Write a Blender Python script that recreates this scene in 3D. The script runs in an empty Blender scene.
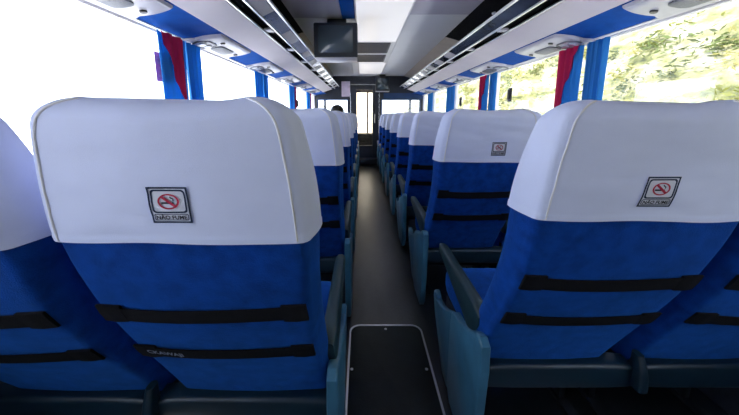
import bpy, bmesh, math, random
from mathutils import Vector, Matrix, noise
random.seed(7)
C = bpy.context.scene.collection
SC = bpy.context.scene
EYE = 1.13            # eye height above the aisle floor
AX = 0.125            # centre of the aisle
OX = 0.16             # centre of the body shell
HW = 1.25             # half width of the body shell
YB, YF = -0.75, 7.35   # back end and front bulkhead
PI = math.pi
ORD = ['nearest', 'second', 'third', 'fourth', 'fifth', 'sixth', 'seventh', 'eighth', 'ninth']

# ------------------------------------------------------------------ materials
def mat(name, col, rough=0.6, metal=0.0, var=0.0, vscale=30, bump=0.0, bscale=200, sheen=0.0, transl=0.0,
        stretch=(1, 1, 1), spec=0.5, coat=0.0, sheen_tint=None):
    m = bpy.data.materials.new(name); m.use_nodes = True
    nt = m.node_tree; b = nt.nodes['Principled BSDF']; out = nt.nodes['Material Output']
    b.inputs['Base Color'].default_value = (*col, 1)
    b.inputs['Roughness'].default_value = rough
    b.inputs['Metallic'].default_value = metal
    b.inputs['Specular IOR Level'].default_value = spec
    b.inputs['Coat Weight'].default_value = coat
    if sheen:
        b.inputs['Sheen Weight'].default_value = sheen
        b.inputs['Sheen Roughness'].default_value = 0.4
        if sheen_tint: b.inputs['Sheen Tint'].default_value = (*sheen_tint, 1)
    tc = nt.nodes.new('ShaderNodeTexCoord'); mp = nt.nodes.new('ShaderNodeMapping')
    mp.inputs['Scale'].default_value = stretch
    nt.links.new(tc.outputs['Object'], mp.inputs['Vector'])
    if var:
        n = nt.nodes.new('ShaderNodeTexNoise'); n.inputs['Scale'].default_value = vscale
        n.inputs['Detail'].default_value = 5
        nt.links.new(mp.outputs['Vector'], n.inputs['Vector'])
        r = nt.nodes.new('ShaderNodeValToRGB')
        r.color_ramp.elements[0].position = 0.3; r.color_ramp.elements[1].position = 0.7
        r.color_ramp.elements[0].color = (*[c * (1 - var) for c in col], 1)
        r.color_ramp.elements[1].color = (*[min(1, c * (1 + var)) for c in col], 1)
        nt.links.new(n.outputs['Fac'], r.inputs['Fac'])
        nt.links.new(r.outputs['Color'], b.inputs['Base Color'])
    if bump:
        n2 = nt.nodes.new('ShaderNodeTexNoise'); n2.inputs['Scale'].default_value = bscale
        n2.inputs['Detail'].default_value = 3
        nt.links.new(mp.outputs['Vector'], n2.inputs['Vector'])
        bp = nt.nodes.new('ShaderNodeBump'); bp.inputs['Strength'].default_value = bump
        bp.inputs['Distance'].default_value = 0.004
        nt.links.new(n2.outputs['Fac'], bp.inputs['Height'])
        nt.links.new(bp.outputs['Normal'], b.inputs['Normal'])
    if transl:
        t = nt.nodes.new('ShaderNodeBsdfTranslucent'); t.inputs['Color'].default_value = (*col, 1)
        mx = nt.nodes.new('ShaderNodeMixShader'); mx.inputs['Fac'].default_value = transl
        nt.links.new(b.outputs['BSDF'], mx.inputs[1]); nt.links.new(t.outputs['BSDF'], mx.inputs[2])
        nt.links.new(mx.outputs['Shader'], out.inputs['Surface'])
    return m

def glass(name, tint=(1, 1, 1), gloss=0.06):
    m = bpy.data.materials.new(name); m.use_nodes = True
    nt = m.node_tree; nt.nodes.remove(nt.nodes['Principled BSDF']); out = nt.nodes['Material Output']
    t = nt.nodes.new('ShaderNodeBsdfTransparent'); t.inputs['Color'].default_value = (*tint, 1)
    g = nt.nodes.new('ShaderNodeBsdfGlossy'); g.inputs['Roughness'].default_value = 0.02
    mx = nt.nodes.new('ShaderNodeMixShader'); mx.inputs['Fac'].default_value = gloss
    nt.links.new(t.outputs[0], mx.inputs[1]); nt.links.new(g.outputs[0], mx.inputs[2])
    nt.links.new(mx.outputs[0], out.inputs['Surface'])
    return m

BLUE = mat('blue_plush', (0.002, 0.046, 0.27), 0.85, var=0.3, vscale=26, bump=0.5, bscale=420, sheen=0.5, sheen_tint=(0.05, 0.30, 1.0), spec=0.15)
COVER = mat('white_cotton', (0.71, 0.745, 0.95), 0.85, var=0.03, vscale=9, bump=0.25, bscale=900, spec=0.2)
SEAM = mat('seam_thread', (0.84, 0.82, 0.84), 0.8, bump=0.4, bscale=700)
STRAP = mat('black_elastic', (0.006, 0.006, 0.009), 0.85, bump=0.6, bscale=600, spec=0.2)
THREAD = mat('pale_thread', (0.30, 0.33, 0.42), 0.9, bump=0.5, bscale=900)
TEAL_SHADE = mat('deep_teal_plastic', (0.005, 0.021, 0.037), 0.4, var=0.18, vscale=14, bump=0.15, bscale=300)  # the seats' teal plastic with the shade low down put into its colour
TEAL_LIT = mat('teal_plastic', (0.042, 0.145, 0.235), 0.36, var=0.18, vscale=14, bump=0.15, bscale=300)  # same plastic, with the light on the aisle sides put into its colour
ARM = mat('dark_teal_vinyl', (0.008, 0.030, 0.042), 0.45, var=0.1, vscale=20, bump=0.2, bscale=350)
STEEL = mat('dark_steel', (0.03, 0.035, 0.045), 0.45, 0.6, bump=0.1)
NAVY = mat('navy_print', (0.008, 0.022, 0.07), 0.8, bump=0.3, bscale=900)
RED = mat('red_print', (0.42, 0.01, 0.05), 0.8, bump=0.3, bscale=900)
INK = mat('black_print', (0.012, 0.012, 0.022), 0.8, bump=0.3, bscale=900)
PATCHW = mat('patch_cotton', (0.74, 0.74, 0.82), 0.85, bump=0.3, bscale=900)
FLOOR = mat('worn_vinyl', (0.013, 0.016, 0.020), 0.28, var=0.45, vscale=9, bump=0.25, bscale=60, stretch=(1.6, 0.5, 1), spec=0.7)
HATCH = mat('hatch_vinyl', (0.006, 0.011, 0.014), 0.5, var=0.3, vscale=16, bump=0.3, bscale=220, spec=0.25)
ALU = mat('brushed_aluminium', (0.62, 0.63, 0.68), 0.28, 1.0, var=0.08, vscale=40, stretch=(1, 0.05, 1))
RACK = mat('rack_laminate', (0.68, 0.62, 0.66), 0.5, var=0.03, vscale=6, bump=0.08, bscale=300)
SMOKE = mat('smoked_acrylic', (0.045, 0.06, 0.10), 0.12, spec=0.7, var=0.4, vscale=5)
DARK = mat('charcoal_carpet', (0.008, 0.008, 0.010), 0.95, var=0.4, vscale=40, bump=0.6, bscale=350, spec=0.1)
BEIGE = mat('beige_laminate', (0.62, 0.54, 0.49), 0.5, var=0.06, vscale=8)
CEILG = mat('grey_ceiling_laminate', (0.62, 0.59, 0.67), 0.33, var=0.04, vscale=5, bump=0.05)
CEILW = mat('white_ceiling_gloss', (0.92, 0.92, 0.94), 0.42, var=0.02, vscale=4, spec=1.0)
VALB = mat('valance_blue_cloth', (0.002, 0.072, 0.36), 0.8, var=0.12, vscale=18, bump=0.3, bscale=400, spec=0.1)
CONW = mat('console_white', (0.52, 0.51, 0.56), 0.35, var=0.03, vscale=12)
PLATE = mat('plate_grey', (0.42, 0.40, 0.42), 0.4, var=0.05)
CONG = mat('console_grey', (0.16, 0.17, 0.20), 0.5, bump=0.6, bscale=260)
CONK = mat('console_black', (0.02, 0.02, 0.025), 0.35, bump=0.05)
LENS = mat('lamp_lens', (0.6, 0.62, 0.68), 0.15, spec=0.8, var=0.1)
WALL = mat('wall_laminate', (0.55, 0.56, 0.62), 0.5, var=0.05, vscale=7, bump=0.1)
PILLAR = mat('pillar_white', (0.74, 0.72, 0.74), 0.45, var=0.04, vscale=9)
CURB = mat('curtain_blue', (0.04, 0.30, 0.68), 0.8, var=0.2, vscale=14, bump=0.4, bscale=260, transl=0.45, stretch=(1, 1, 0.15))
CURR = mat('curtain_red', (0.75, 0.012, 0.13), 0.8, var=0.15, vscale=14, bump=0.4, bscale=260, transl=0.4, stretch=(1, 1, 0.15))
TVB = mat('tv_casing', (0.016, 0.02, 0.028), 0.42, var=0.1, vscale=25)
TVS = mat('tv_screen', (0.05, 0.07, 0.085), 0.06, spec=0.8, var=0.1, vscale=5)
GRILLE = mat('vent_grey', (0.11, 0.11, 0.13), 0.5, bump=0.2)
FRAMEK = mat('bulkhead_dark', (0.018, 0.022, 0.034), 0.4, var=0.2, vscale=12)
NAVYP = mat('bulkhead_blue', (0.01, 0.05, 0.16), 0.5, var=0.15, vscale=9)
PINKP = mat('poster_pale', (0.62, 0.52, 0.66), 0.5, var=0.2, vscale=6)
GLASS = glass('window_glass')
DOORG = glass('amber_door_glass', (0.90, 0.80, 0.66), 0.05)
LOWW = mat('lower_wall_carpet', (0.012, 0.018, 0.035), 0.9, var=0.3, vscale=30, bump=0.5)
SKIN = mat('skin', (0.35, 0.19, 0.12), 0.55, var=0.08, vscale=25)
HAIR = mat('black_hair', (0.006, 0.005, 0.006), 0.5, var=0.4, vscale=60, bump=0.8, bscale=120)
SHIRT = mat('dark_shirt', (0.03, 0.035, 0.06), 0.85, var=0.15, bump=0.3)
TROUS = mat('dark_trousers', (0.02, 0.022, 0.03), 0.85, var=0.15, bump=0.3)
RUBBER = mat('black_rubber', (0.012, 0.012, 0.014), 0.6, bump=0.2)
STICKM = mat('sticker_mauve', (0.50, 0.24, 0.50), 0.5, var=0.1, vscale=30, transl=0.35)
STICKL = mat('sticker_pale', (0.62, 0.35, 0.58), 0.5, var=0.1, transl=0.35)
ROAD = mat('pale_road', (0.70, 0.69, 0.68), 0.9, var=0.1, vscale=3)

# ------------------------------------------------------------------ mesh helpers
def obj(name, bm, m, parent=None, smooth=True, mats=None):
    me = bpy.data.meshes.new(name)
    bmesh.ops.recalc_face_normals(bm, faces=bm.faces)
    bm.to_mesh(me); bm.free()
    for q in (mats or [m]): me.materials.append(q)
    if smooth:
        for p in me.polygons: p.use_smooth = True
        try: me.set_sharp_from_angle(angle=math.radians(38))
        except Exception: pass
    o = bpy.data.objects.new(name, me); C.objects.link(o)
    if parent: o.parent = parent
    return o

def thing(name, label, cat, loc=(0, 0, 0), group=None):
    o = bpy.data.objects.new(name, None); C.objects.link(o); o.location = loc
    o.empty_display_size = 0.1
    return tag(o, label, cat, group)

def tag(o, label, cat, group=None, kind=None):
    o['label'] = label; o['category'] = cat
    if group: o['group'] = group
    if kind: o['kind'] = kind
    return o

def struct(name, bm, m, parent=None, smooth=False, mats=None):
    o = obj(name, bm, m, parent, smooth, mats)
    if parent is None: o['kind'] = 'structure'
    return o

def box(bm, lo, hi, bev=0.0, mi=0):
    vs = [bm.verts.new((x, y, z)) for x in (lo[0], hi[0]) for y in (lo[1], hi[1]) for z in (lo[2], hi[2])]
    fs = [(0, 1, 3, 2), (4, 6, 7, 5), (0, 4, 5, 1), (2, 3, 7, 6), (0, 2, 6, 4), (1, 5, 7, 3)]
    F = [bm.faces.new([vs[i] for i in f]) for f in fs]
    for f in F: f.material_index = mi
    if bev:
        es = list({e for f in F for e in f.edges})
        r = bmesh.ops.bevel(bm, geom=es, offset=bev, segments=2, profile=0.5, affect='EDGES')
        for f in r['faces']: f.material_index = mi
    return bm

def nb(): return bmesh.new()
def bx(lo, hi, bev=0.0): return box(nb(), lo, hi, bev)

def loft(bm, rings, cap=True, closed=True, mi=0):
    R = [[bm.verts.new(p) for p in r] for r in rings]
    n = len(R[0])
    for a, b in zip(R, R[1:]):
        for i in range(n if closed else n - 1):
            j = (i + 1) % n
            f = bm.faces.new((a[i], a[j], b[j], b[i])); f.material_index = mi
    if cap and closed:
        for r in (R[0], R[-1]):
            f = bm.faces.new(r); f.material_index = mi
    return bm

def rrect(w, h, r, n=4, cx=0, cy=0):
    """rounded rectangle outline, half sizes w, h"""
    r = min(r, w, h); pts = []
    for sx, sy, a0 in ((1, 1, 0), (-1, 1, 90), (-1, -1, 180), (1, -1, 270)):
        for k in range(n + 1):
            a = math.radians(a0 + 90 * k / n)
            pts.append((cx + sx * (w - r) + r * math.cos(a), cy + sy * (h - r) + r * math.sin(a)))
    return pts

def tube(bm, pts, r, n=8, mi=0):
    pts = [Vector(p) for p in pts]; rings = []
    for i, p in enumerate(pts):
        d = (pts[min(i + 1, len(pts) - 1)] - pts[max(i - 1, 0)]).normalized()
        u = d.cross(Vector((0.13, 0.31, 0.94))).normalized(); v = d.cross(u)
        rr = r[i] if isinstance(r, (list, tuple)) else r
        rings.append([p + rr * (math.cos(2 * PI * k / n) * u + math.sin(2 * PI * k / n) * v) for k in range(n)])
    return loft(bm, rings, mi=mi)

def disc(bm, c, u, v, r, h, n=16, mi=0, bev=0.25):
    """short round button: centre c, in-plane axes u, v, radius r, height vector h"""
    c, u, v, h = map(Vector, (c, u, v, h)); rings = []
    for rr, t in ((r, 0), (r, 1 - bev), (r * 0.88, 1)):
        rings.append([c + t * h + rr * (math.cos(2 * PI * k / n) * u + math.sin(2 * PI * k / n) * v) for k in range(n)])
    return loft(bm, rings, mi=mi)

def lerp_table(t, z):
    if z <= t[0][0]: return t[0][1]
    if z >= t[-1][0]: return t[-1][1]
    for i in range(len(t) - 1):
        if t[i][0] <= z <= t[i + 1][0]:
            p1, p2 = t[i], t[i + 1]
            p0 = t[i - 1] if i else (2 * p1[0] - p2[0], 2 * p1[1] - p2[1])
            p3 = t[i + 2] if i + 2 < len(t) else (2 * p2[0] - p1[0], 2 * p2[1] - p1[1])
            h = p2[0] - p1[0]; u = (z - p1[0]) / h
            m1 = (p2[1] - p0[1]) / (p2[0] - p0[0]) * h; m2 = (p3[1] - p1[1]) / (p3[0] - p1[0]) * h
            return ((2*u**3 - 3*u*u + 1) * p1[1] + (u**3 - 2*u*u + u) * m1 + (-2*u**3 + 3*u*u) * p2[1] + (u**3 - u*u) * m2)

# ------------------------------------------------------------------ the seat
ZTOP = 1.156; ZHEM = 0.906
REAR = [(0.34, 0.245), (0.48, 0.172), (0.60, 0.108), (0.72, 0.052), (0.82, 0.018), (0.908, 0.0), (1.0, -0.011), (1.08, -0.018), (1.16, -0.023)]
WID = [(0.34, 0.208), (0.60, 0.212), (0.80, 0.221), (0.908, 0.229), (1.0, 0.225), (1.08, 0.216), (1.16, 0.205)]
SPLAY = [(0.34, 0.008), (0.60, 0.010), (0.908, 0.010), (1.0, 0.010), (1.16, 0.006)]
THK = [(0.34, 0.105), (0.60, 0.118), (0.80, 0.128), (0.93, 0.135), (1.05, 0.122), (1.16, 0.095)]
CROWN = 0.010
def rear_y(z): return lerp_table(REAR, z)
def wrinkle(x, z, seed=0.0):
    f = max(0.0, min(1.0, (z - ZHEM) / 0.03))
    a = noise.noise((x * 7 + seed, z * 26 + x * 5, seed)) * 0.0030 + noise.noise((x * 14 + seed, z * 70 - x * 12, 3 + seed)) * 0.0012
    return a * f
def rear_surf(x, z, off=0.0, seed=0.0):
    w = lerp_table(WID, z)
    return rear_y(z) - CROWN * (1 - (x / w) ** 2) - off + wrinkle(x, z, seed)

def seat_ring(z, off=0.0, wr=False, seed=0.0):
    w = lerp_table(WID, z) + off; t = lerp_table(THK, z) + 2 * off; ry = rear_y(z) - off
    rt = 0.055; u = max(0.0, min(1.0, (z - off - (ZTOP - rt)) / rt))
    w -= 0.062 * (1 - math.sqrt(max(0.0, 1 - u ** 2.2)))
    rt2 = 0.034; u2 = max(0.0, min(1.0, (z - off - (ZTOP - rt2)) / rt2))
    sh = (1 - math.sqrt(max(0.0, 1 - u2 * u2))) * 0.42 * t
    ry += sh * 0.8; t -= 1.8 * sh
    rr, rf = min(0.022, t * 0.45), min(0.05, t * 0.5); sp = lerp_table(SPLAY, z) * (1 - 0.7 * u2)
    pts = []
    NX = 30
    def side(x): return 0.010 * (1 - abs(x))
    for k in range(NX + 1):                       # rear face, left to right
        x = -(w - rr) + 2 * (w - rr) * k / NX
        y = ry - CROWN * (1 - (x / w) ** 2) * (1 - u2) + (wrinkle(x, z, seed) if wr else 0)
        pts.append((x, y, z - 0.011 * (1 - (x / w) ** 2) * max(0.0, min(1.0, (z - 1.05) / 0.1))))
    yb = ry - CROWN * (1 - ((w - rr) / w) ** 2) * (1 - u2)
    for k in range(1, 5):                         # rear right corner
        a = -PI / 2 + PI / 2 * k / 4
        pts.append((w - rr + rr * math.cos(a), yb + rr + rr * math.sin(a), z))
    for k in range(1, 5):                         # right side, slightly swollen
        f = k / 5; y = yb + rr + (t - rr - rf) * f
        pts.append((w + sp * math.sin(PI / 2 * min(1, f * 1.1)), y, z))
    xs = w + sp
    for k in range(0, 6):                         # front right corner
        a = PI / 2 * k / 5
        pts.append((xs - rf + rf * math.cos(a), ry + t - rf + rf * math.sin(a), z))
    right = pts[NX + 1:]
    for k in range(1, 8):
        x = (xs - rf) - 2 * (xs - rf) * k / 8
        pts.append((x, ry + t + 0.012 * (1 - (x / w) ** 2) * (1 - u2), z - 0.011 * (1 - (x / w) ** 2) * max(0.0, min(1.0, (z - 1.05) / 0.1))))
    for p in reversed(right): pts.append((-p[0], p[1], p[2]))
    return pts
NREAR = 31

def zs(a, b, n): return [a + (b - a) * k / n for k in range(n + 1)]
TOPZ = [ZTOP - 0.055 + 0.055 * q for q in (0.2, 0.4, 0.55, 0.68, 0.78, 0.86, 0.92, 0.965, 0.99, 1.0)]

def backrest_bm():
    return loft(nb(), [seat_ring(z) for z in zs(0.34, 0.90, 16) + zs(0.92, ZTOP - 0.06, 4) + TOPZ[:4]])

def cover_bm(seed):
    rings = [seat_ring(ZHEM + 0.003, 0.0005)]
    rings += [seat_ring(ZHEM + 0.001, 0.004), seat_ring(ZHEM, 0.0058), seat_ring(ZHEM + 0.010, 0.0060), seat_ring(ZHEM + 0.013, 0.005)]
    rings += [seat_ring(z, 0.005, True, seed) for z in zs(ZHEM + 0.02, ZTOP - 0.055, 22)]
    rings += [seat_ring(z + 0.005, 0.005, True, seed) for z in TOPZ]
    # the hem hangs a little unevenly
    out = []
    for k, r in enumerate(rings):
        fade = max(0.0, 1 - max(0, k - 4) / 8.0)
        out.append([(x, y, z + fade * 0.005 * noise.noise((x * 6 + seed, y * 4, seed))) for x, y, z in r])
    bm = nb(); loft(bm, out, cap=False)
    bm.verts.ensure_lookup_table(); n = len(out[0])
    bm.faces.new(bm.verts[-n:])
    return bm

def seam_bm(side, seed):
    idx = 0 if side < 0 else NREAR - 1
    pts = []
    for z in zs(ZHEM + 0.002, ZTOP - 0.055, 16): pts.append(seat_ring(z, 0.0055, True, seed)[idx])
    for z in TOPZ[:9]: pts.append(seat_ring(z + 0.005, 0.0055, True, seed)[idx])
    return tube(nb(), pts, 0.0022, 6)

def letters(text, size):
    cu = bpy.data.curves.new('t', 'FONT'); cu.body = text; cu.size = size; cu.align_x = 'CENTER'; cu.resolution_u = 3; cu.offset = 0.03 * size
    o = bpy.data.objects.new('t', cu); C.objects.link(o)
    dg = bpy.context.evaluated_depsgraph_get(); me = o.evaluated_get(dg).to_mesh()
    vs = [(v.co.x, v.co.y) for v in me.vertices]; fs = [tuple(p.vertices) for p in me.polygons]
    o.evaluated_get(dg).to_mesh_clear(); bpy.data.objects.remove(o); bpy.data.curves.remove(cu)
    return vs, fs
LEAN = {('l', 'a'): -0.045, ('l', 'w'): -0.10, ('r', 'a'): 0.075, ('r', 'w'): 0.065}
LET = letters('NÃO FUME', 0.0135)

def patch_bm(cx, cz, seed, shx=0.0, rot=0.0, W=0.034, H=0.0325):
    bm = nb()
    def put(p, layer):
        u, v = p
        x = cx + u + shx * v; z = cz + v + rot * u
        return (x, rear_surf(x, z, 0.0064 + 0.0006 * layer, seed), z)
    def face(pts, layer, mi):
        f = bm.faces.new([bm.verts.new(put(p, layer)) for p in pts]); f.material_index = mi
    def grid_quad(x0, x1, z0, z1, layer, mi, n=16):
        for i in range(n):
            a, b = x0 + (x1 - x0) * i / n, x0 + (x1 - x0) * (i + 1) / n
            for j in range(n):
                c, d = z0 + (z1 - z0) * j / n, z0 + (z1 - z0) * (j + 1) / n
                face([(a, c), (b, c), (b, d), (a, d)], layer, mi)
    def frame(outer, inner, layer, mi):
        def fine(P):
            return [(a[0] + (b[0] - a[0]) * k / 6, a[1] + (b[1] - a[1]) * k / 6) for a, b in zip(P, P[1:] + P[:1]) for k in range(6)]
        outer, inner = fine(outer), fine(inner)
        n = len(outer)
        for i in range(n):
            j = (i + 1) % n
            face([outer[i], outer[j], inner[j], inner[i]], layer, mi)
    grid_quad(-W, W, -H, H, 0, 0)
    frame(rrect(W, H, 0.001, 3), rrect(W - 0.0032, H - 0.0032, 0.001, 3), 1, 1)
    t0, t1 = -H + 0.0185, H - 0.0048
    cm, hm = (t0 + t1) / 2, (t1 - t0) / 2
    frame(rrect(W - 0.0048, hm, 0.006, 4, 0, cm), rrect(W - 0.0078, hm - 0.003, 0.0045, 4, 0, cm), 1, 1)
    lb0, lb1 = -H + 0.0048, -H + 0.0170
    lm, lh = (lb0 + lb1) / 2, (lb1 - lb0) / 2
    frame(rrect(W - 0.0048, lh, 0.003, 4, 0, lm), rrect(W - 0.0062, lh - 0.0014, 0.0022, 4, 0, lm), 1, 1)
    n = 32; ro, ri = 0.0170, 0.0138; ell = 0.92
    circ = lambda r: [(r * 1.05 * math.cos(2 * PI * k / n), cm + r * ell * 0.86 * math.sin(2 * PI * k / n)) for k in range(n)]
    frame(circ(ro), circ(ri), 3, 2)
    # cigarette: black body with a pale filter gap and a curl of smoke
    face([(-0.0125, cm - 0.0042), (0.0050, cm - 0.0042), (0.0050, cm - 0.0008), (-0.0125, cm - 0.0008)], 2, 3)
    face([(0.0060, cm - 0.0042), (0.0078, cm - 0.0042), (0.0078, cm - 0.0008), (0.0060, cm - 0.0008)], 2, 3)
    sm = [(0.0072, 0.001), (0.0082, 0.0035), (0.0062, 0.0055), (0.0040, 0.0060), (0.0030, 0.0085)]
    for (a, b), (c, d) in zip(sm, sm[1:]):
        dx, dz = c - a, d - b; L = math.hypot(dx, dz); ux, uz = -dz / L * 0.0010, dx / L * 0.0010
        face([(a - ux, cm + b - uz), (c - ux, cm + d - uz), (c + ux, cm + d + uz), (a + ux, cm + b + uz)], 2, 3)
    # slash from upper left to lower right
    d = 0.0104; e = 0.0016
    face([(-d - e, cm + d * 0.8 - e), (d - e, cm - d * 0.8 - e), (d + e, cm - d * 0.8 + e), (-d + e, cm + d * 0.8 + e)], 3, 2)
    vs, fs = LET
    for f in fs:
        face([(vs[i][0] * 0.78, lm - 0.0037 + vs[i][1] * 0.72) for i in f], 2, 3)
    return bm

def strap_bm(zc, h=0.036):
    bm = nb(); rings = []
    n = 24
    for k in range(n + 1):
        f = -1 + 2 * k / n
        w = lerp_table(WID, zc) - 0.016
        x = f * w
        sag = 0.004 * (1 - f * f) - 0.0015 * math.sin(3 * f)
        off = 0.006 + 0.004 * (1 - abs(f) ** 3)
        hh = h / 2
        a, b = zc - sag - hh, zc - sag + hh
        rings.append([(x, rear_surf(x, a, off), a), (x, rear_surf(x, b, off), b), (x, rear_surf(x, b, off - 0.004), b), (x, rear_surf(x, a, off - 0.004), a)])
    return loft(bm, rings)
def strap_loop_bm(zc, s, h=0.046):
    bm = nb(); rings = []
    w = lerp_table(WID, zc)
    for k in range(7):
        x = s * (w - 0.058 + 0.050 * k / 6); a, b = zc - h / 2, zc + h / 2
        off = 0.011 - 0.003 * abs(k / 3 - 1)
        rings.append([(x, rear_surf(x, a, off), a), (x, rear_surf(x, zc, off + 0.001), zc), (x, rear_surf(x, b, off), b), (x, rear_surf(x, b, 0.002), b), (x, rear_surf(x, a, 0.002), a)])
    return loft(bm, rings)
def strap_text_bm(zc, x0, body='CKAWAJI'):
    bm = nb(); vs, fs = letters(body, 0.019)
    V = []
    for (u, v) in vs:
        x = x0 + u; z = zc - 0.006 + v - 0.14 * u
        V.append(bm.verts.new((x, rear_surf(x, z, 0.0112), z)))
    for f in fs: bm.faces.new([V[i] for i in f])
    return bm

def cushion_bm():
    rings = []
    y0, y1 = 0.29, 0.735
    for k in range(15):
        f = k / 14; y = y0 + (y1 - y0) * f
        e = max(0.0, (f - 0.78) / 0.22); sh = 1 - math.sqrt(max(0, 1 - e * e))
        top = 0.435 + 0.018 * math.sin(PI * f) - 0.055 * sh; bot = 0.305 + 0.045 * sh
        w = 0.222 - 0.02 * sh
        rings.append([(px, y, pz) for px, pz in rrect(w, (top - bot) / 2, 0.035, 4, 0, (top + bot) / 2)])
    return loft(nb(), rings)

def armrest_bm(s, hw, y0, sx_=0.234):
    rings = []
    for k in range(17):
        f = k / 16; y = y0 + (0.705 - y0) * f
        e = max(0.0, 1 - f / 0.16); rear = 1 - math.sqrt(max(0, 1 - e * e))
        e2 = max(0.0, (f - 0.93) / 0.07); tip = 1 - math.sqrt(max(0, 1 - e2 * e2))
        top = 0.548 + 0.006 * f - 0.02 * rear - 0.006 * tip
        bot = top - (0.135 - 0.105 * f) * (1 - 0.75 * rear) * (1 - 0.5 * tip)
        w = hw * (1 - 0.25 * rear - 0.35 * tip)
        rings.append([(s * sx_ + px, y, pz) for px, pz in rrect(w, (top - bot) / 2, 0.012, 3, 0, (top + bot) / 2)])
    return loft(nb(), rings)

def panel_bm(s, front):
    """aisle-side plastic shell in two overlapping pieces with scooped top edges"""
    if front:
        prof = [(0.735, 0.275), (0.733, 0.295), (0.722, 0.305), (0.695, 0.298), (0.68, 0.285), (0.62, 0.292), (0.55, 0.318), (0.46, 0.365), (0.43, 0.372),
                (0.43, 0.03), (0.47, 0.015), (0.53, 0.02), (0.57, 0.06), (0.64, 0.14), (0.70, 0.20)]
        x0, x1 = 0.236, 0.262
    else:
        prof = [(0.44, 0.335), (0.43, 0.385), (0.41, 0.40), (0.36, 0.405), (0.30, 0.43), (0.24, 0.455), (0.20, 0.482), (0.165, 0.490), (0.14, 0.475), (0.135, 0.40), (0.15, 0.20), (0.17, 0.05),
                (0.20, 0.015), (0.40, 0.012), (0.44, 0.05)]
        x0, x1 = 0.240, 0.270
    cy = sum(p[0] for p in prof) / len(prof); cz = sum(p[1] for p in prof) / len(prof)
    def ring(x, k): return [(s * x, cy + (y - cy) * k, cz + (z - cz) * k) for y, z in prof]
    bm = nb()
    loft(bm, [ring(x0, 0.97), ring(x0 + 0.003, 1.0), ring(x1 - 0.006, 1.0), ring(x1 - 0.002, 0.985), ring(x1, 0.955)])
    return bm

def rear_bar_bm():
    rings = []
    for k in range(21):
        f = -1 + 2 * k / 20; x = 0.238 * f
        rings.append([(x, 0.228 + py, 0.322 + pz) for py, pz in rrect(0.034, 0.043 - 0.006 * abs(f) ** 6, 0.014, 3)])
    return loft(nb(), rings)

def hinge_bm(s):
    rings = []
    for k in range(7):
        f = k / 6; z = 0.30 + 0.105 * f
        w = 0.016 * (1 - 0.35 * f); d = 0.030 * (1 - 0.45 * f ** 2)
        rings.append([(s * 0.243 + px, 0.190 + 0.010 * f - 0.02 * f * (1 - f) + py, z) for px, py in rrect(w, d, 0.010, 3)])
    return loft(nb(), rings)

def make_seat(s, aisle, seed, label, group, patch=None, text=False, lean=0.0, recline=0.0):
    """s: -1 aisle is on the seat's left, +1 on its right"""
    t = thing('coach_seat', label, 'seat', group=group)
    obj('backrest', backrest_bm(), BLUE, t)
    cv = obj('headrest_cover', cover_bm(seed), COVER, t)
    for q in (-1, 1): obj('seam', seam_bm(q, seed), SEAM, cv)
    if patch:
        obj('no_smoking_patch', patch_bm(*patch), None, cv, smooth=False, mats=[PATCHW, NAVY, RED, INK])
    for zc in (0.735, 0.594):
        st = obj('strap', strap_bm(zc), STRAP, t)
        for q in (-1, 1): obj('strap_loop', strap_loop_bm(zc, q), STRAP, st)
        if text and zc < 0.65: obj('strap_lettering', strap_text_bm(zc, -0.135), THREAD, st, smooth=False)
    def shape_back(o):                             # the back leans a little sideways and reclines about its foot
        for v in o.data.vertices:
            v.co.x += lean * (min(v.co.z, 0.93 + 0.3 * max(0.0, v.co.z - 0.93)) - 0.95); v.co.y -= recline * (v.co.z - 0.36)
        for ch in o.children: shape_back(ch)
    for ch in list(t.children): shape_back(ch)
    obj('seat_cushion', cushion_bm(), BLUE, t)
    obj('rear_bar', rear_bar_bm(), TEAL_SHADE, t)
    obj('hinge_bracket', hinge_bm(-s), TEAL_SHADE, t)
    obj('armrest', armrest_bm(s, 0.020 if aisle else 0.016, 0.205 if aisle else 0.235, 0.240 if aisle else 0.252), ARM, t)
    fr = bx((-0.215, 0.28, 0.225), (0.215, 0.69, 0.302), 0.008); obj('seat_frame', fr, STEEL, t)
    for q in (-1, 1):
        l = nb(); box(l, (q * 0.19 - 0.02, 0.33, 0.0), (q * 0.19 + 0.02, 0.68, 0.014), 0.003)
        box(l, (q * 0.19 - 0.012, 0.42, 0.010), (q * 0.19 + 0.012, 0.58, 0.23), 0.003)
        obj('leg', l, STEEL, t)
    if aisle:
        pf = obj('side_panel', panel_bm(s, False), TEAL_LIT, t)
        obj('front_shell', panel_bm(s, True), TEAL_LIT, pf)
    return t

def copy_tree(o, parent=None):
    c = o.copy(); C.objects.link(c)
    if parent: c.parent = parent
    for ch in list(o.children): copy_tree(ch, c)
    return c

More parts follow.
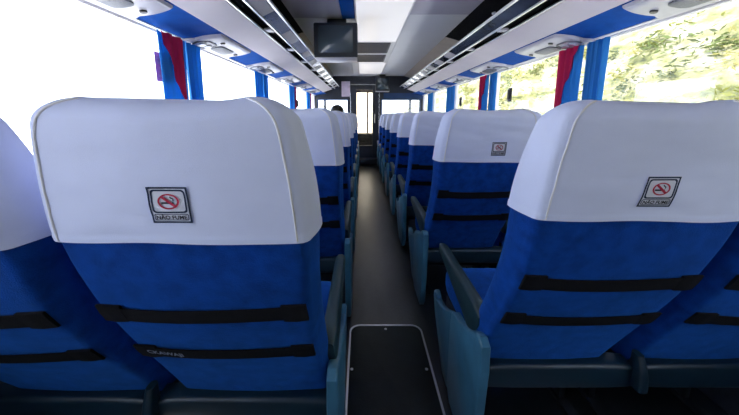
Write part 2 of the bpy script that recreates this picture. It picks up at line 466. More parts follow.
SEATX = {('l', 'a'): AX - 0.455, ('l', 'w'): AX - 0.455 - 0.510, ('r', 'a'): AX + 0.485, ('r', 'w'): AX + 0.485 + 0.500}
ROWS = {'l': [0.53 + 0.84 * k for k in range(8)], 'r': [0.645 + 0.84 * k for k in range(8)]}
PATCHES = {('l', 'a'): (0.005, 0.980, 1.3, -0.02, 0.0), ('r', 'a'): (0.002, 0.974, 4.7, 0.14, 0.0), ('l', 'w'): (0.02, 0.972, 6.1), ('r', 'w'): (0.03, 0.972, 8.9)}
def seat_label(side, pos, k):
    sd = 'left' if side == 'l' else 'right'
    if k == 0: row = 'in the nearest row'
    elif k == 7: row = 'in the last row'
    else: row = 'in the %s row' % ORD[k]
    if pos == 'a': return 'blue plush seat with white headrest cover %s, %s of the aisle' % (row, sd)
    return 'blue plush seat with white headrest cover %s, by the %s windows' % (row, sd)
for side in 'lr':
    for pos in 'aw':
        src = None
        for k, y in enumerate(ROWS[side]):
            s = 1 if side == 'l' else -1
            g = 'seats left of the aisle' if side == 'l' else 'seats right of the aisle'
            if pos == 'w' and k > 2: continue
            if k == 0:
                p = PATCHES[(side, pos)]
                o = make_seat(s, pos == 'a', p[2], seat_label(side, pos, 0), g, patch=p, text=(side, pos) == ('l', 'a'), lean=LEAN[(side, pos)], recline=0.06 if (side, pos) == ('l', 'w') else 0.0)
            elif k == 1:
                p = (0.038 if side == 'r' else 0.02, 0.972, 11.0 + p[2])
                o = src = make_seat(s, pos == 'a', p[2], seat_label(side, pos, 1), g, patch=p, lean=LEAN[(side, pos)])
            else:
                o = copy_tree(src); o['label'] = seat_label(side, pos, k)
            o.location = (SEATX[(side, pos)], y, 0)

# ------------------------------------------------------------------ body shell
XL, XR = OX - HW, OX + HW
ZSILL, ZWT = 0.84, EYE + 0.45
struct('floor', bx((XL - 0.05, YB, -0.06), (XR + 0.05, 9.2, 0.0)), FLOOR)
def hx(side, h): return OX + (h if side == 'right' else -h)
def sheet(side, pts, y0, y1, th=0.006):
    """a bent sheet running the length of the coach: pts are (h, z) across"""
    bm = nb()
    ring = lambda y: [(hx(side, h), y, z) for h, z in pts] + [(hx(side, h), y, z + th) for h, z in reversed(pts)]
    return loft(bm, [ring(y0), ring(y1)])
ZC = EYE + 0.88
PILL = [0.52, 1.97, 3.42, 4.87, 6.32]
nwin = 0
for side in ('left', 'right'):
    q = -1 if side == 'left' else 1
    xi = hx(side, HW)
    wb = nb()
    box(wb, (min(xi, xi + q * 0.05), YB, 0), (max(xi, xi + q * 0.05), 9.0, ZSILL), 0, 1)
    box(wb, (min(xi, xi + q * 0.05), YB, ZWT), (max(xi, xi + q * 0.05), 9.0, ZC + 0.05))
    for py in PILL:
        box(wb, (min(xi, xi + q * 0.05), py - 0.03, ZSILL), (max(xi, xi + q * 0.05), py + 0.03, ZWT))
    for a, b in ((YB, YB + 0.05), (YF - 0.05, YF + 0.05)):
        box(wb, (min(xi, xi + q * 0.05), a, ZSILL), (max(xi, xi + q * 0.05), b, ZWT))
    struct('wall_' + side, wb, PILLAR, mats=[PILLAR, LOWW])
    edges = [YB + 0.05] + PILL + [YF - 0.05]
    for a, b in zip(edges, edges[1:]):
        a2, b2 = a + (0.03 if a != edges[0] else 0), b - (0.03 if b != edges[-1] else 0)
        nwin += 1
        f = nb(); r = 0.014
        x0, x1 = sorted((xi + q * 0.012, xi + q * 0.040))
        box(f, (x0, a2, ZSILL), (x1, b2, ZSILL + r)); box(f, (x0, a2, ZWT - r), (x1, b2, ZWT))
        box(f, (x0, a2, ZSILL + r), (x1, a2 + r, ZWT - r)); box(f, (x0, b2 - r, ZSILL + r), (x1, b2, ZWT - r))
        w = struct('window_%d' % nwin, f, PILLAR)
        xg = xi + q * 0.026
        struct('pane', bx((min(xg, xg + q * 0.005), a2 + r, ZSILL + r), (max(xg, xg + q * 0.005), b2 - r, ZWT - r)), GLASS, w)
    # blue valance between the window heads and the rack, then the cove above the rack
    struct('trim_%d' % (1 if q < 0 else 2), sheet(side, [(1.25, EYE + 0.452), (1.235, EYE + 0.446), (1.15, EYE + 0.463), (0.995, EYE + 0.489)], YB, YF), VALB)
    struct('trim_%d' % (14 if q < 0 else 15), sheet(side, [(1.249, EYE + 0.444), (1.222, EYE + 0.443)], YB, YF, 0.006), PILLAR)
    cove = [(1.22, EYE + 0.52), (1.17, EYE + 0.62), (1.08, EYE + 0.74), (0.97, EYE + 0.83), (0.79, EYE + 0.879)]
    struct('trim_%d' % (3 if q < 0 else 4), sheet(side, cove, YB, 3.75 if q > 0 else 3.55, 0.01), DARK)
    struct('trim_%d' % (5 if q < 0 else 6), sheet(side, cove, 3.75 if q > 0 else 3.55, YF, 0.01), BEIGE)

struct('ceiling', bx((OX - HW - 0.05, YB, ZC + 0.012), (OX + HW + 0.05, 9.2, ZC + 0.07)), CEILG)
cp = nb()
box(cp, (OX - 0.80, YB, ZC - 0.001), (OX - 0.345, 3.05, ZC + 0.014), 0.003)
box(cp, (OX + 0.262, YB, ZC - 0.001), (OX + 0.80, 2.95, ZC + 0.014), 0.003)
struct('trim_7', cp, CEILG)
cq = nb()
box(cq, (OX - 0.80, 3.056, ZC - 0.001), (OX - 0.345, YF, ZC + 0.014), 0.003)
box(cq, (OX + 0.262, 2.956, ZC - 0.001), (OX + 0.80, YF, ZC + 0.014), 0.003)
struct('trim_16', cq, CEILW)
struct('trim_8', bx((OX - 0.222, YB, ZC - 0.004), (OX + 0.258, YF, ZC + 0.014), 0.003), CEILW)
GLOW = bpy.data.materials.new('lit_diffuser'); GLOW.use_nodes = True  # added emission that whitens the ceiling centre, standing in for glare
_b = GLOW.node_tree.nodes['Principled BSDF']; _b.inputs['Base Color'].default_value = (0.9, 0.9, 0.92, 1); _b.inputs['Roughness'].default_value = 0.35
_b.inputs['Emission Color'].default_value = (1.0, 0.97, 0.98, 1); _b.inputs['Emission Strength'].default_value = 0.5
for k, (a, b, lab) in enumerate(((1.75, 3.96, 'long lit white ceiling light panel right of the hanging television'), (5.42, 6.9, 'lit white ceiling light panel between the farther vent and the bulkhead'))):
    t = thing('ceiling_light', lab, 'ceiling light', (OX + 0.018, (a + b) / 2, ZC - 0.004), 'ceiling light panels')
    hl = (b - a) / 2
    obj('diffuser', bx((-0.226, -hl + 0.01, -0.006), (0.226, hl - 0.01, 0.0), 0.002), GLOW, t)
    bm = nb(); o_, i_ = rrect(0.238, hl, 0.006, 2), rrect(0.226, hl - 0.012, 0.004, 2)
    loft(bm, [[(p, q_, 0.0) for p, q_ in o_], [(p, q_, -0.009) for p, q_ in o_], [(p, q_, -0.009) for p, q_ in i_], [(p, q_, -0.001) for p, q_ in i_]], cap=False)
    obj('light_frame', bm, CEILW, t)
struct('trim_9', bx((OX - 0.342, YB, ZC - 0.008), (OX - 0.226, 3.05, ZC + 0.014), 0.004), VALB)
struct('trim_10', bx((OX - 0.342, 3.056, ZC - 0.002), (OX - 0.226, YF, ZC + 0.014), 0.003), CEILW)
struct('wall_back', bx((XL - 0.05, YB - 0.05, 0), (XR + 0.05, YB, ZC + 0.05)), WALL)  # unseen; set close behind the camera to cut light from the rear

# ------------------------------------------------------------------ luggage racks
for side in ('left', 'right'):
    q = -1 if side == 'left' else 1
    t = thing('luggage_rack', 'long overhead luggage rack with pale underside and silver rails above the %s windows' % side, 'luggage rack', (hx(side, 0.9), 0, EYE + 0.5), 'overhead luggage racks')
    off = Vector((-hx(side, 0.9), 0, -(EYE + 0.5)))
    def rk(name, bm, m, par=None, smooth=False):
        bmesh.ops.translate(bm, verts=bm.verts, vec=off)
        return obj(name, bm, m, par or t, smooth)
    y0, y1 = YB + 0.02, 6.85
    rk('underside_panel', sheet(side, [(0.998, EYE + 0.486), (0.990, EYE + 0.484), (0.83, EYE + 0.533), (0.815, EYE + 0.538)], y0, y1, 0.012), RACK)
    def bar(h, z, w, hgt, m, name):
        x = hx(side, h)
        rk(name, bx((x - w, y0, z - hgt), (x + w, y1, z + hgt), 0.002), m)
    bar(0.806, EYE + 0.545, 0.005, 0.006, ALU, 'edge_trim')
    rk('slot_floor', sheet(side, [(0.80, EYE + 0.562), (0.752, EYE + 0.575)], y0, y1, 0.004), DARK)
    bar(0.742, EYE + 0.560, 0.007, 0.006, ALU, 'rail')
    rk('smoked_strip', sheet(side, [(0.735, EYE + 0.564), (0.665, EYE + 0.596)], y0, y1, 0.005), SMOKE)
    bar(0.655, EYE + 0.600, 0.008, 0.007, ALU, 'rail')
    rk('rack_shelf', sheet(side, [(1.10, EYE + 0.56), (0.80, EYE + 0.585), (0.66, EYE + 0.608)], y0, y1, 0.004), DARK)
    k = 0; y = 0.95
    while y < y1 - 0.1:
        xa, xb = sorted((hx(side, 0.802), hx(side, 0.748)))
        rk('bracket', bx((xa, y - 0.03, EYE + 0.548), (xb, y + 0.03, EYE + 0.564), 0.003), CONW)
        y += 0.62
    y = 1.62 if q < 0 else 3.1
    while y < y1 - 0.1:                            # bright clips across the smoked strip
        bm = nb()
        ring = lambda yy: [(hx(side, 0.733), yy, EYE + 0.561), (hx(side, 0.668), yy, EYE + 0.591), (hx(side, 0.668), yy, EYE + 0.595), (hx(side, 0.733), yy, EYE + 0.565)]
        loft(bm, [ring(y), ring(y + (0.30 if y < 3 else 0.2))]); rk('clip_plate', bm, PLATE)
        y += 0.72 if y < 3 else 0.42

# ------------------------------------------------------------------ reading-light consoles
def console(side, k, y):
    q = -1 if side == 'left' else 1
    e = 'the camera'
    names = ['nearest the foreground', 'second from the foreground', 'third from the foreground', 'fourth from the foreground', 'fifth from the foreground', 'last before the bulkhead']
    t = thing('overhead_console', 'white lens-shaped overhead console with grey speaker grille above the %s windows, %s' % (side, names[k]), 'overhead console', (hx(side, 1.12), y, EYE + 0.470), 'overhead consoles above the %s windows' % side)
    nrm = Vector((-q * 0.17, 0, -1)).normalized(); ax = Vector((-q * 1, 0, 0.17)).normalized()
    def P(a, b, h): return Vector((a * ax.x, b, a * ax.z)) + nrm * h    # a: towards the aisle
    def outline(k2, sc):
        pts = []
        A0, A1 = -0.112, 0.108
        for i in range(13):
            a = A0 + (A1 - A0) * i / 12; u = (A1 - a) / (A1 - A0)
            L = 0.235 + 0.045 * math.sin(PI * (0.15 + 0.75 * u)) + 0.05 * max(0, u - 0.75) / 0.25
            pts.append((a * sc, L * sc))
        return pts + [(a, -b) for a, b in reversed(pts)]
    bm = nb(); loft(bm, [[P(a, b, h) for a, b in outline(0, sc)] for sc, h in ((1.0, -0.002), (0.995, 0.010), (0.965, 0.018), (0.9, 0.022))])
    obj('housing', bm, CONW, t)
    bm = nb(); loft(bm, [[P(a - 0.02, b + 0.03, h) for b, a in rrect(0.105 * sc, 0.045 * sc, 0.03)] for sc, h in ((1, 0.021), (1, 0.027), (0.95, 0.029))])
    obj('speaker_grille', bm, CONG, t)
    bm = nb(); o_, i_ = rrect(0.085, 0.060, 0.055, 5, -0.17, -0.045), rrect(0.074, 0.049, 0.048, 5, -0.17, -0.045)
    loft(bm, [[P(b2, a2, 0.018) for a2, b2 in o_], [P(b2, a2, 0.027) for a2, b2 in o_], [P(b2, a2, 0.027) for a2, b2 in i_], [P(b2, a2, 0.019) for a2, b2 in i_]], cap=False)
    obj('lamp_surround', bm, CONG, t)
    for b in (-0.13, -0.195):
        bm = nb(); disc(bm, P(-0.045, b, 0.019), (ax.x, 0, ax.z), (0, 1, 0), 0.024, nrm * 0.012)
        obj('reading_lamp', bm, LENS, t)
    for b in (0.205, -0.13):
        bm = nb(); disc(bm, P(0.055 if b < 0 else 0.0, b, 0.018), (ax.x, 0, ax.z), (0, 1, 0), 0.015, nrm * 0.012)
        obj('air_nozzle', bm, CONK, t)
for side in ('left', 'right'):
    for k in range(6): console(side, k, 1.25 + 1.0 * k)

# ------------------------------------------------------------------ curtains
def curtain(side, y0, y1, label, red=None, n_folds=3, ph=0.0):
    q = -1 if side == 'left' else 1
    xw = hx(side, HW - 0.045); zt, zb = EYE + 0.428, 0.72
    t = thing('window_curtain', label, 'curtain', (xw, (y0 + y1) / 2, zb), 'pleated curtains along the %s windows' % side)
    O = Vector((xw, (y0 + y1) / 2, zb))
    def S(f, g, off):                              # f along, g up
        gather = 1 - 0.10 * math.sin(PI * (1 - g)) * 0.6
        y = (y0 + y1) / 2 + (f - 0.5) * (y1 - y0) * gather
        x = xw + 0.008 * math.sin(2 * PI * n_folds * f + ph + 0.5 * g) + 0.004 * math.sin(2 * PI * n_folds * 2.3 * f + 1) - q * off
        return Vector((x, y, zb + (zt - zb) * g)) - O
    def cloth(fa, fb, off, g0=0.0, g1=1.0):
        bm = nb(); nf, ng = 34, 14; front, back = [], []
        for sgn, store in ((off, front), (off - 0.003, back)):
            for j in range(ng + 1):
                g = g0 + (g1 - g0) * j / ng; a, b = fa(g), fb(g)
                store.append([bm.verts.new(S(a + (b - a) * i / nf, g, sgn)) for i in range(nf + 1)])
        for G in (front, back):
            for j in range(ng):
                for i in range(nf): bm.faces.new((G[j][i], G[j][i + 1], G[j + 1][i + 1], G[j + 1][i]))
        for j in range(ng):
            for i in (0, nf): bm.faces.new((front[j][i], back[j][i], back[j + 1][i], front[j + 1][i]))
        for i in range(nf):
            for j in (0, ng): bm.faces.new((front[j][i], front[j][i + 1], back[j][i + 1], back[j][i]))
        return bm
    obj('blue_drape', cloth(lambda g: 0.0, lambda g: 1.0, 0.0), CURB, t)
    if red:
        fa, fb, g0 = red
        r = obj('red_drape', cloth(fa, fb, 0.013, g0), CURR, t)
        r['label'] = 'red drape'
    return t
names = ['nearest', 'second', 'third', 'fourth']
clamp = lambda v: max(0.02, min(0.98, v))
for k, py in enumerate(PILL[1:]):
    py += 0.03
    far = ['at the nearest pillar', 'at the second pillar', 'at the third pillar', 'at the farthest pillar'][k]
    # left side
    redn = (lambda g: clamp(0.86 - 0.74 * (g - 0.5) / 0.5), lambda g: 0.90, 0.5) if k == 0 else None
    curtain('left', py - 0.335, py - 0.085, 'blue curtain %s%s by the left windows, near half' % ('with red wedge ' if redn else '', far), redn, 3, 0.4)
    redf = (lambda g: clamp(0.55), lambda g: 0.97, 0.02) if k >= 2 else None
    curtain('left', py - 0.075, py + 0.09, 'blue curtain %s%s by the left windows, far half' % ('with red strip ' if redf else '', far), redf, 3, 1.4)
    # right side
    curtain('right', py - 0.185, py - 0.01, 'plain blue curtain %s by the right windows, near half' % far, None, 3, 2.1)
    redr = (lambda g: clamp(0.90 - 0.80 * (g - 0.48) / 0.52), lambda g: 0.98, 0.48) if k < 2 else None
    curtain('right', py + 0.02, py + 0.235, 'blue curtain %s%s by the right windows, far half' % ('with red wedge ' if redr else '', far), redr, 3, 0.2)

# window furniture
x = XL + 0.020
st = thing('window_sticker', 'small mauve sticker on the left window glass beside the curtain', 'sticker', (x, 1.735, EYE + 0.25))
obj('backing', bx((-0.0008, -0.06, -0.075), (0.0008, 0.06, 0.075)), STICKM, st)
for zz, a, b in ((0.045, -0.045, 0.045), (0.02, -0.045, 0.02), (-0.005, -0.03, 0.045), (-0.045, -0.04, 0.03)):
    obj('printed_bar', bx((0.0008, a, zz - 0.006), (0.0016, b, zz + 0.006)), STICKL, st)
def latch(side, y, label):
    q = -1 if side == 'left' else 1
    t = thing('window_latch', label, 'latch', (hx(side, HW) + q * 0.012, y, EYE + 0.19), 'window latches')
    s_ = -q
    obj('base', bx((min(0, s_ * 0.010), -0.035, -0.065), (max(0, s_ * 0.010), 0.035, 0.065), 0.004), CONK, t)
    bm = bx((min(s_ * 0.009, s_ * 0.028), -0.012, -0.045), (max(s_ * 0.009, s_ * 0.028), 0.012, 0.05), 0.005)
    obj('handle', bm, CONK, t)
latch('right', 3.05, 'small black latch on the right window glass, nearer one')
latch('right', 4.55, 'small black latch on the right window glass, farther one')
latch('left', 5.35, 'small black latch on the left window glass')

# ------------------------------------------------------------------ ceiling items
def tv(name, loc, w, h, d, label, tilt):
    t = thing(name, label, 'television', loc); t.rotation_euler = (tilt, 0, 0)
    bm = nb(); rings = []
    for y, k in ((0.0, 0.97), (0.008, 1.0), (d * 0.45, 1.0), (d * 0.6, 0.92), (d, 0.66)):
        rings.append([(px, y, pz) for px, pz in rrect(w * k, h * k, 0.014)])
    loft(bm, rings); obj('casing', bm, TVB, t)
    bm = nb(); o_, i_ = rrect(w * 0.965, h * 0.965, 0.012), rrect(w * 0.80, h * 0.78, 0.02)
    loft(bm, [[(a, 0.001, b) for a, b in o_], [(a, -0.010, b) for a, b in o_], [(a, -0.010, b + 0.006) for a, b in i_], [(a, 0.004, b + 0.006) for a, b in i_]], cap=False)
    obj('bezel', bm, TVB, t)
    bm = nb(); n = 10; sw, sh = w * 0.81, h * 0.79
    G = [[bm.verts.new((sw * (-1 + 2 * i / n), -0.001 - 0.022 * (1 - (2 * i / n - 1) ** 2) * (1 - (2 * j / n - 1) ** 2), 0.006 + sh * (-1 + 2 * j / n))) for i in range(n + 1)] for j in range(n + 1)]
    for j in range(n):
        for i in range(n): bm.faces.new((G[j][i], G[j][i + 1], G[j + 1][i + 1], G[j + 1][i]))
    obj('screen', bm, TVS, t)
    obj('bottom_ledge', bx((-w * 0.98, -0.004, -h - 0.008), (w * 0.98, d * 0.7, -h + 0.001), 0.003), CONW, t)
    obj('mount', bx((-w * 0.45, d * 0.42, h - 0.012), (w * 0.45, d * 0.62, h + 0.072), 0.004), TVB, t)
    return t
tv('television', (OX - 0.395, 2.92, ZC - 0.222), 0.195, 0.148, 0.34, 'boxy black television hanging from the ceiling left of the aisle', math.radians(0))
tv('television', (OX + 0.29, 6.95, ZC - 0.215), 0.15, 0.15, 0.3, 'smaller dark television high at the front bulkhead right of the doorway', math.radians(0))

for k, (a, b, lab) in enumerate(((4.02, 4.62, 'dark grey ceiling air vent behind the television, nearer one'), (4.80, 5.36, 'dark grey ceiling air vent, farther one towards the bulkhead'))):
    t = thing('ceiling_vent', lab, 'vent', (OX - 0.04, (a + b) / 2, ZC - 0.004), 'ceiling air vents')
    hw_ = 0.235; hl = (b - a) / 2
    bm = nb(); o_, i_ = rrect(hw_, hl, 0.01), rrect(hw_ - 0.02, hl - 0.02, 0.008)
    loft(bm, [[(p, r, 0.0) for p, r in o_], [(p, r, -0.012) for p, r in o_], [(p, r, -0.012) for p, r in i_], [(p, r, -0.002) for p, r in i_]], cap=False)
    obj('vent_frame', bm, GRILLE, t)
    obj('backing', bx((-hw_ + 0.015, -hl + 0.015, -0.003), (hw_ - 0.015, hl - 0.015, 0.0)), CONK, t)
    for j in range(9):
        yy = -hl + 0.05 + (2 * hl - 0.1) * j / 8
        obj('slat', bx((-hw_ + 0.018, yy - 0.016, -0.010), (hw_ - 0.018, yy + 0.016, -0.006)), GRILLE, t)
# spotlights in the coves
for side in ('left', 'right'):
    q = -1 if side == 'left' else 1
    h, z = 0.93, EYE + 0.838
    t = thing('cove_lamp', 'tiny round chrome lamp set in the dark %s cove above the luggage rack' % side, 'lamp', (hx(side, h), 2.75, z), 'cove lamps')
    bm = nb(); disc(bm, (0, 0, 0), (1, 0, 0.2 * q), (0, 1, 0), 0.016, (0, 0, -0.014)); obj('rim', bm, ALU, t)
    bm = nb(); disc(bm, (0, 0, -0.013), (1, 0, 0.2 * q), (0, 1, 0), 0.010, (0, 0, -0.005)); obj('bulb', bm, LENS, t)

# ------------------------------------------------------------------ aisle floor hatch
HX0, HX1, HY0, HY1 = -0.066, 0.318, 0.66, 1.515
t = thing('floor_hatch', 'dark floor hatch with rounded corners and metal edging in the aisle', 'hatch', ((HX0 + HX1) / 2, (HY0 + HY1) / 2, 0))
w_, l_ = (HX1 - HX0) / 2, (HY1 - HY0) / 2
bm = nb(); loft(bm, [[(a, b, z) for a, b in rrect(w_ * k, l_ * k, 0.05, 6)] for k, z in ((0.985, 0.0005), (0.985, 0.004), (0.975, 0.006))]); obj('lid', bm, HATCH, t)
bm = nb(); o_, i_ = rrect(w_, l_, 0.055, 6), rrect(w_ - 0.009, l_ - 0.009, 0.048, 6)
loft(bm, [[(a, b, 0.0005) for a, b in o_], [(a, b, 0.008) for a, b in o_], [(a, b, 0.008) for a, b in i_], [(a, b, 0.003) for a, b in i_]], cap=False); obj('edging', bm, ALU, t)
for a, b in ((0, l_ - 0.035), (-w_ + 0.02, l_ - 0.30), (w_ - 0.028, l_ - 0.30), (-w_ + 0.02, -0.25), (w_ - 0.028, -0.25)):
    bm = nb(); disc(bm, (a, b, 0.0055), (1, 0, 0), (0, 1, 0), 0.007, (0, 0, 0.003)); obj('rivet', bm, ALU, t)

# ------------------------------------------------------------------ front bulkhead with windows and door
DX0, DX1 = -0.27, 0.40
wf = nb(); y0, y1 = YF, YF + 0.05
WL0, WL1, WR0, WR1 = XL + 0.06, DX0 - 0.05, DX1 + 0.05, XR - 0.06
ZW0, ZW1 = 0.62, EYE + 0.36
box(wf, (XL, y0, 0), (DX0, y1, ZW0)); box(wf, (DX1, y0, 0), (XR, y1, ZW0))
box(wf, (XL, y0, ZW0), (WL0, y1, ZW1)); box(wf, (WL1, y0, ZW0), (DX0, y1, ZW1))
box(wf, (DX1, y0, ZW0), (WR0, y1, ZW1)); box(wf, (WR1, y0, ZW0), (XR, y1, ZW1))
box(wf, (XL, y0, ZW1), (DX0, y1, ZC)); box(wf, (DX1, y0, ZW1), (XR, y1, ZC))
box(wf, (DX0, y0, 1.82), (DX1, y1, ZC))
struct('wall_front', wf, FRAMEK)
for a, b in ((WL0, WL1), (WR0, WR1)):
    nwin += 1
    f = nb(); r = 0.02
    box(f, (a, y0 - 0.01, ZW0), (b, y0 + 0.03, ZW0 + r)); box(f, (a, y0 - 0.01, ZW1 - r), (b, y0 + 0.03, ZW1))
    box(f, (a, y0 - 0.01, ZW0 + r), (a + r, y0 + 0.03, ZW1 - r)); box(f, (b - r, y0 - 0.01, ZW0 + r), (b, y0 + 0.03, ZW1 - r))
    w = struct('window_%d' % nwin, f, NAVYP)
    struct('pane', bx((a + r, y0 + 0.006, ZW0 + r), (b - r, y0 + 0.011, ZW1 - r)), GLASS, w)
# pale notice panel over the left window, blue band over the right
sg = tag(obj('notice_panel', bx((-0.47, YF - 0.012, EYE + 0.42), (-0.275, YF + 0.001, EYE + 0.76), 0.004), PINKP), 'pale pinkish panel on the bulkhead left of the doorway', 'panel')
struct('trim_11', bx((DX1 + 0.1, YF - 0.012, EYE + 0.37), (XR, YF - 0.001, EYE + 0.50)), NAVYP)
# door
df = nb(); ya, yb = YF - 0.015, YF + 0.035
DI0, DI1, DZ0, DZ1 = -0.125, 0.245, 0.42, 1.70
box(df, (DX0 + 0.004, ya, 0.0), (DI0, yb, 1.815), 0.004); box(df, (DI1, ya, 0.0), (DX1 - 0.004, yb, 1.815), 0.004)
box(df, (DI0, ya, 0.0), (DI1, yb, DZ0), 0.004); box(df, (DI0, ya, DZ1), (DI1, yb, 1.815), 0.004)
dr = struct('door_1', df, FRAMEK)
struct('pane', bx((DI0 - 0.003, YF + 0.004, DZ0 - 0.003), (DI1 + 0.003, YF + 0.010, DZ1 + 0.003)), DOORG, dr)
hb = nb(); tube(hb, [(DI1 + 0.05, ya - 0.002, 0.95), (DI1 + 0.05, ya - 0.03, 0.96), (DI1 + 0.05, ya - 0.03, 1.14), (DI1 + 0.05, ya - 0.002, 1.15)], 0.008)
struct('door_handle', hb, ALU, dr, True)
struct('trim_12', bx((DX0 - 0.03, YF - 0.36, 0.0), (DX1 + 0.03, YF - 0.02, 0.13), 0.01), FRAMEK)
# driver's cab beyond: dashboard, windscreen frame
cb = nb(); box(cb, (XL, 8.75, 0), (XR, 9.1, 0.62), 0.05)
struct('trim_13', cb, FRAMEK)
ws = nb()
box(ws, (XL, 9.0, 0.6), (XL + 0.08, 9.06, ZC)); box(ws, (XR - 0.08, 9.0, 0.6), (XR, 9.06, ZC)); box(ws, (XL, 9.0, ZC - 0.25), (XR, 9.06, ZC)); box(ws, (OX - 0.02, 9.0, 0.6), (OX + 0.02, 9.06, ZC))
nwin += 1
w = struct('window_%d' % nwin, ws, RUBBER)
struct('pane', bx((XL + 0.08, 9.02, 0.6), (XR - 0.08, 9.026, ZC - 0.25)), GLASS, w)

# ------------------------------------------------------------------ passenger seated ahead on the left
PX, PY = AX - 0.475 + 0.02, ROWS['l'][4] + 0.345
def skin_body():
    J = dict(pel=(0, 0, 0.53), sp=(0, -0.03, 0.72), ch=(0, -0.06, 0.90), nk=(0, -0.06, 1.01), hd0=(0, -0.045, 1.06), hd1=(0, -0.025, 1.13), hd2=(0, -0.035, 1.185))
    E = [('pel', 'sp'), ('sp', 'ch'), ('ch', 'nk'), ('nk', 'hd0'), ('hd0', 'hd1'), ('hd1', 'hd2')]
    R = dict(pel=(0.15, 0.11), sp=(0.145, 0.10), ch=(0.16, 0.10), nk=(0.055, 0.055), hd0=(0.062, 0.07), hd1=(0.076, 0.092), hd2=(0.062, 0.075))
    for s, n in ((-1, 'l'), (1, 'r')):
        J.update({'sh' + n: (s * 0.17, -0.05, 0.95), 'el' + n: (s * 0.205, 0.02, 0.72), 'wr' + n: (s * 0.12, 0.22, 0.60), 'pa' + n: (s * 0.11, 0.28, 0.585),
                  'hp' + n: (s * 0.085, 0.03, 0.51), 'kn' + n: (s * 0.11, 0.40, 0.50), 'an' + n: (s * 0.10, 0.40, 0.10), 'to' + n: (s * 0.11, 0.53, 0.045)})
        E += [('ch', 'sh' + n), ('sh' + n, 'el' + n), ('el' + n, 'wr' + n), ('wr' + n, 'pa' + n), ('pel', 'hp' + n), ('hp' + n, 'kn' + n), ('kn' + n, 'an' + n), ('an' + n, 'to' + n)]
        R.update({'sh' + n: (0.06, 0.06), 'el' + n: (0.042, 0.042), 'wr' + n: (0.028, 0.028), 'pa' + n: (0.038, 0.022), 'hp' + n: (0.085, 0.08), 'kn' + n: (0.062, 0.062), 'an' + n: (0.042, 0.042), 'to' + n: (0.045, 0.035)})
        for fi, (ax_, ln) in enumerate(((-0.028, 0.055), (-0.010, 0.068), (0.009, 0.072), (0.027, 0.062))):
            a = 'f%d%s' % (fi, n); b_ = 'g%d%s' % (fi, n)
            J[a] = (s * 0.11 + ax_, 0.30 + ln * 0.45, 0.585); J[b_] = (s * 0.11 + ax_ * 1.1, 0.30 + ln * 0.95, 0.567)
            E += [('pa' + n, a), (a, b_)]; R[a] = (0.0095, 0.0095); R[b_] = (0.0075, 0.0075)
        J['t0' + n] = (s * 0.11 - s * 0.045, 0.275, 0.585); J['t1' + n] = (s * 0.11 - s * 0.055, 0.315, 0.575)
        E += [('pa' + n, 't0' + n), ('t0' + n, 't1' + n)]; R['t0' + n] = (0.011, 0.011); R['t1' + n] = (0.009, 0.009)
    ks = list(J); me = bpy.data.meshes.new('person_body')
    me.from_pydata([J[k] for k in ks], [(ks.index(a), ks.index(b)) for a, b in E], [])
    o = bpy.data.objects.new('body', me); C.objects.link(o)
    o.modifiers.new('s', 'SKIN')
    for k, v in zip(ks, me.skin_vertices[0].data):
        v.radius = R[k]; v.use_root = (k == 'pel')
    o.modifiers.new('d', 'SUBSURF').levels = 2; o.modifiers['d'].render_levels = 2
    dg = bpy.context.evaluated_depsgraph_get()
    m2 = bpy.data.meshes.new_from_object(o.evaluated_get(dg)); bpy.data.objects.remove(o)
    return m2
pm = skin_body()
per = thing('person', 'seated passenger with short black hair, only the crown showing above a left seat', 'person', (PX, PY, 0.015))
for p in pm.polygons:
    c = p.center; p.use_smooth = True
    if c.z > 1.0 or (c.y > 0.2 and 0.53 < c.z < 0.64 and abs(c.x) < 0.19 and c.y > 0.23): p.material_index = 0
    elif c.z > 0.60 or (c.z > 0.56 and c.y < 0.2): p.material_index = 1
    else: p.material_index = 2
for q in (SKIN, SHIRT, TROUS): pm.materials.append(q)
bo = bpy.data.objects.new('body', pm); C.objects.link(bo); bo.parent = per
hb = nb(); bmesh.ops.create_uvsphere(hb, u_segments=28, v_segments=18, radius=1.0)
for v in hb.verts:
    x, y, z = v.co
    k = 1 + 0.05 * noise.noise(v.co * 5)
    v.co = Vector((x * 0.090 * k, -0.03 + y * 0.108 * k - (0.008 if y < 0 else 0), 1.158 + z * 0.092 * k))
bmesh.ops.delete(hb, geom=[v for v in hb.verts if (v.co.y > 0.035 and v.co.z < 1.185) or v.co.z < 1.085], context='VERTS')
obj('hair', hb, HAIR, per)
for s in (-1, 1):
    e = nb(); bmesh.ops.create_uvsphere(e, u_segments=10, v_segments=8, radius=1)
    for v in e.verts: v.co = Vector((s * 0.083 + v.co.x * 0.010, -0.02 + v.co.y * 0.020, 1.12 + v.co.z * 0.032))
    obj('ear', e, SKIN, per)
    e = nb(); bmesh.ops.create_uvsphere(e, u_segments=10, v_segments=8, radius=1)
    for v in e.verts: v.co = Vector((s * 0.031 + v.co.x * 0.014, 0.062 + v.co.y * 0.008, 1.135 + v.co.z * 0.007))
    obj('eye', e, CONW, per)
e = nb(); tube(e, [(0, 0.062, 1.145), (0, 0.082, 1.11), (0, 0.072, 1.10)], [0.006, 0.013, 0.009]); obj('nose', e, SKIN, per)
per.scale = (1, 1, 1.0)

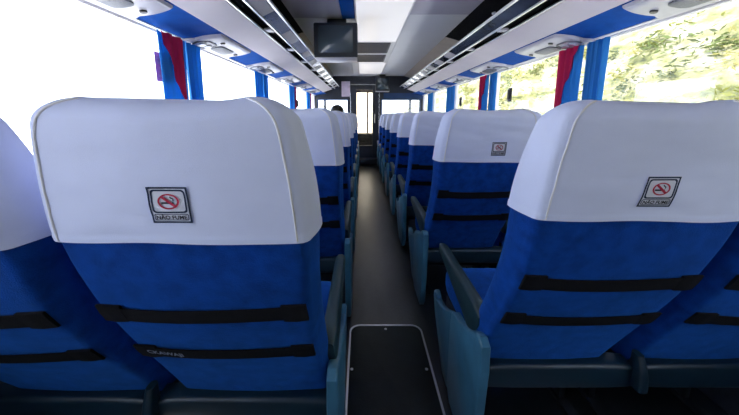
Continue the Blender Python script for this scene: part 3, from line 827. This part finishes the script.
# ------------------------------------------------------------------ outdoors
struct('ground', bx((-60, -60, -1.35), (60, 90, -1.25)), ROAD)
def bank_mat():
    m = bpy.data.materials.new('dry_hillside'); m.use_nodes = True
    nt = m.node_tree; b = nt.nodes['Principled BSDF']; b.inputs['Roughness'].default_value = 0.9
    tc = nt.nodes.new('ShaderNodeTexCoord'); mp = nt.nodes.new('ShaderNodeMapping'); mp.inputs['Scale'].default_value = (1.2, 0.55, 1.3)
    nt.links.new(tc.outputs['Object'], mp.inputs['Vector'])
    n = nt.nodes.new('ShaderNodeTexNoise'); n.inputs['Scale'].default_value = 1.4; n.inputs['Detail'].default_value = 8; n.inputs['Roughness'].default_value = 0.68
    nt.links.new(mp.outputs['Vector'], n.inputs['Vector'])
    r = nt.nodes.new('ShaderNodeValToRGB'); cr = r.color_ramp
    cr.elements[0].position = 0.33; cr.elements[0].color = (0.035, 0.042, 0.018, 1)
    cr.elements[1].position = 0.66; cr.elements[1].color = (0.50, 0.48, 0.42, 1)
    e = cr.elements.new(0.43); e.color = (0.15, 0.155, 0.05, 1)
    e = cr.elements.new(0.53); e.color = (0.30, 0.28, 0.15, 1)
    nt.links.new(n.outputs['Fac'], r.inputs['Fac']); nt.links.new(r.outputs['Color'], b.inputs['Base Color'])
    return m
def bank_x(z, y): return 4.2 + 0.85 * (z + 1.25) + 0.9 * noise.noise((y * 0.25, z * 0.4, 2)) + 0.25 * noise.noise((y * 1.1, z * 1.3, 5))
bm = nb(); NY, NZ = 90, 30
G = [[bm.verts.new((bank_x(-1.25 + 8.5 * j / NZ, -8 + 58 * i / NY), -8 + 58 * i / NY, -1.25 + 8.5 * j / NZ)) for i in range(NY + 1)] for j in range(NZ + 1)]
for j in range(NZ):
    for i in range(NY): bm.faces.new((G[j][i], G[j][i + 1], G[j + 1][i + 1], G[j + 1][i]))
top = G[-1]; bk = [bm.verts.new((40, v.co.y, v.co.z + 2)) for v in top]
for i in range(NY): bm.faces.new((top[i], top[i + 1], bk[i + 1], bk[i]))
struct('hillside', bm, bank_mat(), None, True)
LEAFM = []
for nm, c in (('leaf_olive', (0.24, 0.245, 0.055)), ('leaf_green', (0.15, 0.19, 0.055)), ('leaf_straw', (0.42, 0.38, 0.15)), ('leaf_dark', (0.12, 0.14, 0.065))):
    LEAFM.append(mat(nm, c, 0.6, var=0.3, vscale=2, transl=0.35))
bm = nb()
for c in range(420):
    z = -0.6 + 6.4 * random.random(); y = -3 + 26 * random.random() ** 1.2
    x = bank_x(z, y); R = random.uniform(0.22, 0.6); mi = random.choice((0, 0, 1, 2, 2, 3))
    for k in range(66):
        d = Vector((random.gauss(0, 1), random.gauss(0, 1.3), random.gauss(0, 0.75)))
        p = Vector((x, y, z)) + d * R * 0.5
        s = random.uniform(0.025, 0.07)
        u = Vector((random.gauss(0, 1), random.gauss(0, 2.2), random.gauss(0, .7))).normalized(); v = u.cross(Vector((random.gauss(0, 1), random.gauss(0, 1), random.gauss(0, 1)))).normalized()
        f = bm.faces.new([bm.verts.new(p + a * u * s * 1.9 + b_ * v * s * 0.5) for a, b_ in ((-1, 0), (0, -1), (1, 0), (0, 1))]); f.material_index = mi
hf = obj('hillside_foliage', bm, None, None, False, LEAFM)
tag(hf, 'sunlit green and straw coloured foliage on the hillside beyond the right windows', 'foliage', kind='stuff')

# ------------------------------------------------------------------ light, sky, camera
w = bpy.data.worlds.new('sky'); SC.world = w; w.use_nodes = True
bgn = w.node_tree.nodes['Background']; bgn.inputs['Color'].default_value = (0.76, 0.86, 1.0, 1); bgn.inputs['Strength'].default_value = 5.0
sl = bpy.data.lights.new('sun', 'SUN'); sl.energy = 9.0; sl.angle = math.radians(1.5); sl.color = (1.0, 0.98, 0.95)
so = bpy.data.objects.new('sun', sl); C.objects.link(so)
d = Vector((0.36, 0.25, -1.0)); so.rotation_euler = d.to_track_quat('-Z', 'Y').to_euler(); so.location = (-4, -3, 12)

cam = bpy.data.cameras.new('camera'); co = bpy.data.objects.new('camera', cam); C.objects.link(co)
F = 310.0
cam.sensor_fit = 'HORIZONTAL'; cam.sensor_width = 36.0; cam.lens = 36.0 * F / 739
cam.shift_x = (369.5 - 362.0) / 739; cam.shift_y = -(207.5 - 169.7) / 739
cam.clip_start = 0.02; cam.clip_end = 300
co.location = (0, 0, EYE); co.rotation_euler = (math.radians(90 - 10.0), 0, 0)
SC.camera = co
vs_ = SC.view_settings; vs_.view_transform = 'Standard'; vs_.look = 'None'; vs_.exposure = 0.0; vs_.gamma = 1.0; vs_.use_curve_mapping = False
SC.cycles.use_denoising = True
SC.cycles.max_bounces = 10; SC.cycles.diffuse_bounces = 6; SC.cycles.transparent_max_bounces = 16
